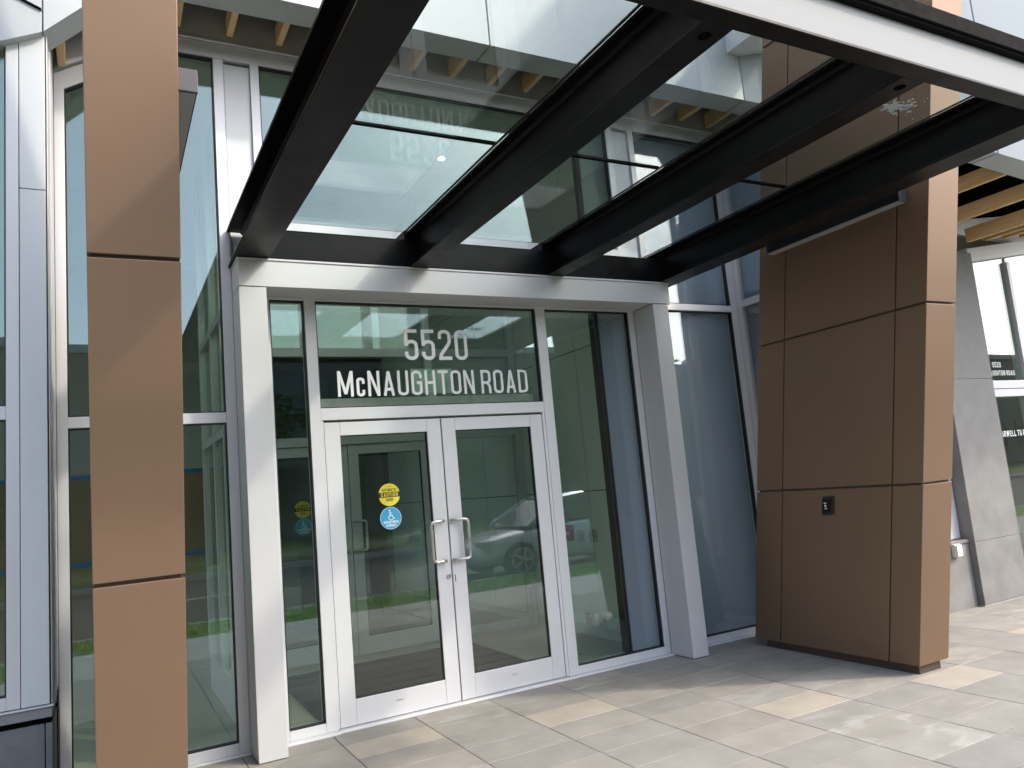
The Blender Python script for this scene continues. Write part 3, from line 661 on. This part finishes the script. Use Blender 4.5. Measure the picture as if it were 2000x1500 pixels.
# ---------------------------------------------------------------- bronze columns
LEAN = .1915
def fy(z): return -1.862-LEAN*(z-.06)
def column(x0, x1, label):
    c = thing('bronze_column', label, 'column', ((x0+x1)/2, -1.1, 0), 'leaning bronze clad columns')
    D = 1.552; lev = [(.062, 1.322), (1.337, 2.560), (2.576, 5.058), (5.074, 7.4)]
    def sl(a, b, z0, z1, xa, xb):     # slab between depth a..b behind the front face
        return [(xa, fy(z0)+a, z0), (xb, fy(z0)+a, z0), (xb, fy(z0)+b, z0), (xa, fy(z0)+b, z0)], [(xa, fy(z1)+a, z1), (xb, fy(z1)+a, z1), (xb, fy(z1)+b, z1), (xa, fy(z1)+b, z1)]
    for z0, z1 in lev:
        for a, b in ((0, .236), (.247, D-.292), (D-.281, D)):
            m = MB(); m.hexa(*sl(a, b, z0, z1, x0, x1)); m.build('cladding_panel', BROWN, c, .003)
    m = MB(); m.hexa(*sl(.02, D-.02, .061, 7.38, x0+.014, x1-.014)); m.build('core', BROWNB, c)
    m = MB(); m.box(x0+.03, x1-.06, -1.835, -.42, -.004, .0585); m.build('base', BROWNB, c, .003)
    return c
column(-.042, .285, 'left bronze clad column, close to the camera')
column(5.022, 5.355, 'right bronze clad column, with a switch on its shaded side')

CAPM = mat('end cap grey', (.075, .073, .077), .55, .1)
def wall_light(x, s, label):
    """linear fixture on a column side; s=+1 right side of the left column, -1 left side of the right column"""
    o = thing('linear_light', label, 'wall light', (x, -1.68, 3.36), 'linear lights on the columns')
    m = MB(); xa, xb = (x+.003, x+.088) if s > 0 else (x-.088, x-.003)
    m.box(xa, xb, -2.318, -1.105, 3.304, 3.392); m.build('housing', FIXT, o, .004)
    for ya, yb in ((-2.330, -2.3185), (-1.1045, -1.093)): MB().box(xa-.0006, xb+.0006, ya, yb, 3.296, 3.397).build('end_cap', CAPM, o, .003)
    m = MB(); m.box(xa+.008, xb-.008, -2.317, -1.106, 3.293, 3.3038); m.build('diffuser', DIFF, o)
    return o
wall_light(.285, 1, 'linear light on the right side of the left bronze column')
wall_light(5.022, -1, 'linear light on the shaded side of the right bronze column')

sb = thing('door_switch', 'small black door operator switch on the right bronze column', 'switch', (5.022, -1.29, 1.12))
m = MB()
def ypl(pts, xa, xb, b): b.prism(pts, xa, xb, 'x')
def rrect(yc, zc, hy, hz, r, n=5):
    P = []
    for cx, cz, a0 in ((hy-r, hz-r, 0), (-hy+r, hz-r, 90), (-hy+r, -hz+r, 180), (hy-r, -hz+r, 270)):
        P += [(yc+cx+r*math.cos(R(a0+90*i/n)), zc+cz+r*math.sin(R(a0+90*i/n))) for i in range(n+1)]
    return P
def leanp(P): return [(y-LEAN*(z-1.195), z) for y, z in P]
ypl(leanp(rrect(-1.288, 1.195, .052, .072, .014)), 5.004, 5.0215, m); m.build('faceplate', BLACKPL, sb, .003)
m = MB(); ypl(leanp(rrect(-1.282, 1.195, .036, .052, .008)), 4.998, 5.0035, m); m.build('button', mat('glossy black', (.008, .01, .014), .12), sb, .002)
m = MB(); pl_ = lambda u, v, yy: (yy, -1.274+u-LEAN*(v), 1.195+v)
m.disc((-1.276, 1.195), .009, 4.9962, 4.9978, 'x', 16)
for dz in (.021, -.021): m.box(4.9962, 4.9978, -1.288, -1.264, 1.195+dz-.0035, 1.195+dz+.0035)
m.build('white_symbol', WHT, sb)

# ---------------------------------------------------------------- glass canopy
ca = thing('glass_canopy', 'black steel framed glass canopy over the entrance', 'canopy', (2.7, -1.8, 3.265))
ZB, ZT = 3.265, 3.545
def ibeam(x0, x1, ya, yb, web):
    m = MB(); m.box(x0, x1, ya, yb, ZB, ZB+.016); m.box(x0, x1, ya, yb, ZT-.016, ZT); xc = (x0+x1)/2
    m.box(xc-web/2, xc+web/2, ya, yb, ZB+.0162, ZT-.0162)
    # fillets at the root of the web
    for s in (-1, 1):
        m.prism([(xc+s*web/2, ZB+.0161), (xc+s*(web/2+.018), ZB+.0161), (xc+s*web/2, ZB+.034)], ya, yb, 'y')
        m.prism([(xc+s*web/2, ZT-.0161), (xc+s*(web/2+.018), ZT-.0161), (xc+s*web/2, ZT-.034)], ya, yb, 'y')
    return m.build('beam', BLACKS, ca, .003)
ibeam(.800, 1.030, -3.51, -.004, .014); ibeam(4.448, 4.668, -3.51, -.004, .014)
ibeam(2.060, 2.215, -3.51, -.272, .012); ibeam(3.270, 3.425, -3.51, -.272, .012)
m = MB()
for xa, xb in ((.9225, 4.5505),):
    m.box(xa, xb, -.270, -.256, ZB+.012, 3.472); m.box(xa, xb, -.270, -.12, 3.4725, 3.484); m.box(1.031, 4.447, -.271, -.12, ZB+.002, ZB+.0118)
m.box(2.035, 2.235, -.271, -.05, 3.4845, 3.552); m.box(3.245, 3.445, -.271, -.05, 3.4845, 3.552)
m.build('ledger_channel', BLACKS, ca, .002)
m = MB(); m.box(.79, 4.72, -3.602, -3.511, ZB, ZB+.015); m.box(.79, 4.72, -3.545, -3.5115, ZB+.0155, ZT); m.build('front_channel', BLACKS, ca, .003)
m = MB(); m.box(.79, 4.72, -3.565, -3.5455, ZB+.0155, 3.494); m.build('front_plate', mat('silver plate', (.34, .345, .35), .75, .0, .03, 1.5, 0, 60, .05, .15), ca, .002)
m = MB(); m.box(.78, 4.73, -3.612, -3.5455, 3.507, 3.588); m.box(.78, 4.73, -3.598, -3.5455, 3.4945, 3.5068); m.build('front_gutter', mat('matt black gutter', (.008, .008, .008), .75, 0, .3, 40, .15, 90, .1, .03), ca, .004)
for x, y in ((2.132, -3.44), (3.345, -3.44)): MB().disc((x, y), .027, ZB-.0012, ZB+.004, 'z', 24).build('bolt_hole', DARK, ca)
for xa, xb in ((.815, 2.134), (2.142, 3.344), (3.352, 4.655)):
    for ya, yb in ((-3.53, -1.791), (-1.779, -.03)):
        MB().box(xa, xb, ya, yb, 3.553, 3.566).build('glass_panel', GLC, ca)
m = MB()
for x0, x1 in ((.802, .812), (2.045, 2.058), (2.217, 2.229), (3.256, 3.268), (3.427, 3.438), (4.434, 4.446)): m.box(x0, x1, -3.51, -.05, 3.5455, 3.5528)
for xa, xb in ((1.0, 2.06), (2.2, 3.27), (3.4, 4.45)): pass
m.build('gasket', GASKET, ca)
for xa, xb in ((1.0, 2.06), (2.2, 3.27), (3.4, 4.45)): MB().box(xa, xb, -1.794, -1.776, 3.5506, 3.5685).build('joint_seal', DARK, ca)
# dried bird splash lying on the pane
sx = MB(); random.seed(3)
for k in range(90):
    a = random.uniform(0, 6.28); r_ = abs(random.gauss(0, .07)); x = 4.152+r_*math.cos(a)*1.5; y = -2.914+r_*math.sin(a)*.8; s_ = random.uniform(.004, .016)*(1 if r_ < .1 else .5)
    n = 7; sx.prism([(x+s_*random.uniform(.6, 1.3)*math.cos(2*math.pi*i/n), y+s_*random.uniform(.6, 1.3)*math.sin(2*math.pi*i/n)) for i in range(n)], 3.5662+.0001*(k % 9), 3.5680+.0001*(k % 9), 'z')
tag(sx.build('bird_dropping', mat('bird dropping', (.62, .64, .64), .8), None), 'white bird dropping splashed on the canopy glass near the front right', 'bird dropping')

# ---------------------------------------------------------------- vestibule contents
dm = thing('doormat', 'charcoal ribbed doormat filling the vestibule floor', 'doormat', (2.4, 1.3, .004))
m = MB(); k = 0; y = .36
while y < 2.0:
    m.box(1.36, 3.32, y, min(y+.295, 2.0), .006, .016); y += .30
m.build('mat_tile', MATT, dm)
fa = thing('fire_alarm', 'red fire alarm pull station on the white vestibule wall', 'fire alarm', (4.33, 1.48, .945))
MB().box(4.290, 4.334, 1.395, 1.545, .950, 1.112).build('alarm_body', RED, fa, .006)
m = MB(); m.box(4.284, 4.2895, 1.43, 1.51, 1.01, 1.04); m.build('pull_bar', WHT, fa)
for i, (y, z, lab) in enumerate([(1.26, 1.00, 'grey wall plate just right of the red fire alarm'), (1.035, 1.00, 'grey wall plate farther right of the fire alarm, nearer the glass'), (1.247, .172, 'low grey wall plate near the floor, farther from the glass'), (1.015, .172, 'low grey wall plate near the floor, nearer the glass')]):
    o = thing('wall_plate', lab, 'wall plate', (4.33, y, z-.055), 'grey plates on the vestibule wall')
    MB().box(4.314, 4.335, y-.058, y+.058, z-.06, z+.06).build('plate', NICKEL, o, .004); MB().box(4.311, 4.3135, y-.035, y+.035, z-.04, z+.04).build('insert', INTG, o)
sg = thing('sign_box', 'pale blank box standing behind the lettering above the doors', 'box', (2.34, .15, 2.33))
MB().box(2.162, 2.522, .13, .17, 2.358, 2.560).build('box_body', mat('pale teal plastic', (.66, .82, .82), .5), sg, .01); MB().box(2.31, 2.37, .135, .165, 2.336, 2.3575).build('bracket', ALU, sg)
dn = thing('downlight', 'small lit round downlight in the vestibule ceiling', 'downlight', (3.08, 1.22, 4.92))
m = MB(); m.disc((3.08, 1.22), .042, 4.917, 4.929, 'z', 24); m.build('trim', WHT, dn)
m = MB(); m.disc((3.08, 1.22), .030, 4.912, 4.9165, 'z', 24); m.build('lamp', emit_mat('warm lamp', (1, .85, .55), 9), dn)
ld = thing('stair_door', 'dark blue door with a small white notice at the back of the lobby', 'door', (5.3, 7.1, 0))
MB().box(4.5, 5.9, 7.15, 7.199, .01, 2.15).build('door_leaf', mat('dark blue door', (.02, .035, .05), .5), ld); MB().box(5.2, 5.4, 7.14, 7.1495, 1.85, 1.93).build('notice', WHT, ld)

# ---------------------------------------------------------------- street: car, post, trees, buildings (seen in the glass)
def car(label, x0, yc, colour, loc_z=-.14):
    c = thing('parked_car', label, 'car', (x0+2.2, yc, loc_z)); L = 4.5
    paint = mat('silver car paint', colour, .25, .25, .03, 1, 0, 60, .05, coat=.8)
    tint = mat('car window', (.02, .025, .03), .08); W = .92
    def Z(z): return z+loc_z
    # stations: x, half width at belt, bottom z, belt z
    st = [(0, .55, .35, .62), (.12, .72, .25, .70), (.45, .84, .22, .80), (1.2, .90, .20, .92), (2.2, .92, .20, .97), (3.3, .91, .20, 1.0), (4.0, .87, .22, 1.02), (4.35, .78, .28, .98), (4.5, .66, .38, .88)]
    m = MB(); vs = []; n = 10
    for x, hw, zb, zt in st:
        zm = (zb+zt)/2
        ringp = [(-hw*.80, zb), (-hw*.97, zb+.08), (-hw, zm), (-hw*.97, zt-.08), (-hw*.86, zt), (hw*.86, zt), (hw*.97, zt-.08), (hw, zm), (hw*.97, zb+.08), (hw*.80, zb)]
        vs += [(x0+x, yc+a, Z(b)) for a, b in ringp]
    fs = []
    for i in range(len(st)-1): fs += [(i*n+k, i*n+(k+1) % n, (i+1)*n+(k+1) % n, (i+1)*n+k) for k in range(n)]
    fs += [tuple(range(n)), tuple(range((len(st)-1)*n, len(st)*n))]
    m.add(vs, fs); body = m.build('body', paint, c, smooth=True)
    s_ = body.modifiers.new('sub', 'SUBSURF'); s_.levels = s_.render_levels = 2
    gh = [(1.05, .78, .90, .93), (1.85, .66, .96, 1.40), (2.5, .64, .97, 1.47), (3.2, .64, .98, 1.43), (4.15, .72, .99, 1.06)]
    m = MB(); vs = []
    for x, hw, zb, zt in gh: vs += [(x0+x, yc-.80, Z(zb)), (x0+x, yc-hw, Z(zt)), (x0+x, yc+hw, Z(zt)), (x0+x, yc+.80, Z(zb))]
    fs = []
    for i in range(len(gh)-1): fs += [(i*4+k, i*4+k+1, i*4+5+k, i*4+4+k) for k in range(3)]
    m.add(vs, fs); m.build('window', tint, c)
    m = MB(); vs = []
    for x, hw, zb, zt in gh[1:4]: vs += [(x0+x, yc-hw-.01, Z(zt)-.02), (x0+x, yc-hw+.05, Z(zt)+.03), (x0+x, yc+hw-.05, Z(zt)+.03), (x0+x, yc+hw+.01, Z(zt)-.02)]
    fs = []
    for i in range(2): fs += [(i*4+k, i*4+k+1, i*4+5+k, i*4+4+k) for k in range(3)]
    m.add(vs, fs); m.build('roof', paint, c, smooth=True)
    for s in (-1, 1):
        for xx, za, xb_, zb_ in ((1.05, .93, 1.85, 1.40), (2.62, .97, 2.60, 1.47), (3.2, 1.43, 4.15, 1.04)):
            m = MB(); m.tube([(x0+xx, yc+s*.79*(1 if za < 1.2 else .83), Z(za)), (x0+xb_, yc+s*(.66 if zb_ > 1.2 else .79), Z(zb_))], .035, 6); m.build('pillar', paint, c)
    for xx in (.85, 3.6):
        for s in (-1, 1):
            m = MB(); m.tube([(x0+xx, yc+s*.70, Z(.33)), (x0+xx, yc+s*.93, Z(.33))], .33, 28); wh = m.build('wheel', mat('tyre rubber', (.015, .015, .015), .85), c)
            m = MB()
            for q in range(5):
                a = q*2*math.pi/5; m.tube([(x0+xx, yc+s*.936, Z(.33)), (x0+xx+.2*math.cos(a), yc+s*.936, Z(.33)+.2*math.sin(a))], .028, 6)
            m.tube([(x0+xx+.215*math.cos(t*.2618), yc+s*.932, Z(.33)+.215*math.sin(t*.2618)) for t in range(24)], .018, 6, closed=True); m.build('rim', ALU, wh)
    for s in (-1, 1):
        m = MB(); m.box(x0+.06, x0+.4, yc+s*.62-.12, yc+s*.62+.14, Z(.66), Z(.75)); m.build('headlight', mat('lamp lens', (.6, .62, .65), .1), c, .03)
        m = MB(); m.box(x0+1.25, x0+1.42, yc+s*.98-.09, yc+s*.98+.07, Z(.94), Z(1.06)); m.build('mirror', paint, c, .03)
    return c
car('silver car parked along the kerb, mirrored in the entrance glass', 6.0, -8.15, (.66, .69, .73))
bo = thing('bollard', 'short grey bollard standing in the grass strip', 'bollard', (8.3, -5.9, 0))
MB().tube([(8.3, -5.9, -.02), (8.3, -5.9, .62)], .05, 16).build('post', FIXT, bo); MB().tube([(8.3, -5.9, .6205), (8.3, -5.9, .66), (8.3, -5.9, .68)], [.055, .055, .03], 16).build('cap', ALU, bo)

LEAF = mat('tree leaves', (.045, .085, .022), .6, 0, .35, 2.5); BARK = mat('bark', (.09, .065, .045), .9, 0, .3, 12)
def tree(loc, label, h=6.2, rad=2.4, nleaf=3200, seed=1):
    rnd = random.Random(seed); t = thing('street_tree', label, 'tree', loc, 'trees across the road'); lx, ly, lz = loc
    m = MB(); m.tube([(lx, ly, lz), (lx+.05, ly, lz+h*.25), (lx-.04, ly+.03, lz+h*.5), (lx, ly, lz+h*.85)], [.2, .15, .1, .03], 10)
    cl = []
    for i in range(9):
        a = rnd.uniform(0, 6.28); z = lz+h*rnd.uniform(.42, .85); rr = rad*rnd.uniform(.5, .95)*(1-.5*((z-lz)/h-.4))
        e = (lx+rr*math.cos(a), ly+rr*math.sin(a), z+h*.1); m.tube([(lx, ly, z-h*.12), ((lx+e[0])/2, (ly+e[1])/2, z), e], [.07, .045, .015], 6); cl.append((e, rad*rnd.uniform(.32, .5)))
    cl += [((lx, ly, lz+h*.9), rad*.5), ((lx, ly, lz+h*.68), rad*.65)]
    m.build('trunk', BARK, t)
    f = MB()
    for k in range(nleaf):
        c, r_ = rnd.choice(cl); d = Vector((rnd.gauss(0, 1), rnd.gauss(0, 1), rnd.gauss(0, .8))).normalized()*r_*rnd.uniform(.35, 1.05)
        p = Vector(c)+d; u = Vector((rnd.gauss(0, 1), rnd.gauss(0, 1), rnd.gauss(0, 1))).normalized(); v = u.orthogonal().normalized(); s = rnd.uniform(.09, .17)
        f.add([p-u*s, p+v*s*.6, p+u*s, p-v*s*.6], [(0, 1, 2, 3)])
    f.build('crown', LEAF, t); return t
t0 = tree((3.0, -20.5, 0), 'first leafy tree across the road', seed=4)
for i, (x, y) in enumerate([(-6, -21), (9.5, -20), (16, -21.5), (22, -20.5), (29, -21)]):
    dup(t0, (x, y, 0), ['leafy tree across the road, far left of the entrance', 'leafy tree across the road, opposite the entrance', 'leafy tree across the road, right of the entrance', 'leafy tree across the road, well right of the entrance', 'leafy tree across the road, farthest right'][i])
WFR = mat('dark window frame', (.05, .048, .045), .5)
def block(x0, x1, y0, y1, h, label, wall, nx, nz):
    b = thing('facing_building', label, 'building', ((x0+x1)/2, (y0+y1)/2, 0)); MB().box(x0, x1, y0, y1, -.2, h).build('wall', wall, b)
    MB().box(x0-.15, x1+.15, y0-.15, y1+.15, h+.002, h+.35).build('parapet', CONC, b)
    dx = (x1-x0)/nx; dz = h/nz
    for i in range(nx):
        for j in range(nz):
            a = x0+i*dx+dx*.2; c = a+dx*.6; e = j*dz+dz*.3; f = e+dz*.5
            w_ = MB().box(a, c, y1+.002, y1+.06, e, f).build('window', WFR, b); MB().box(a+.08, c-.08, y1+.0605, y1+.07, e+.08, f-.08).build('pane', mat('dark pane', (.02, .03, .035), .1), w_) if (i+j) == 0 else MB().box(a+.08, c-.08, y1+.0605, y1+.07, e+.08, f-.08).build('pane', bpy.data.materials['dark pane'], w_)
block(-24, 5.75, -42, -30, 8.6, 'low brown brick building across the road, left', mat('brown brick', (.16, .11, .085), .8, 0, .15, 2), 9, 2)
block(6, 31, -44, -31, 8.8, 'low grey building across the road, opposite the entrance', mat('grey render', (.12, .115, .105), .8, 0, .1, 1), 8, 2)
block(33, 105, -46, -30, 8.0, 'long dull beige building across the road, right', mat('beige render', (.17, .165, .15), .8, 0, .1, 1), 20, 2)
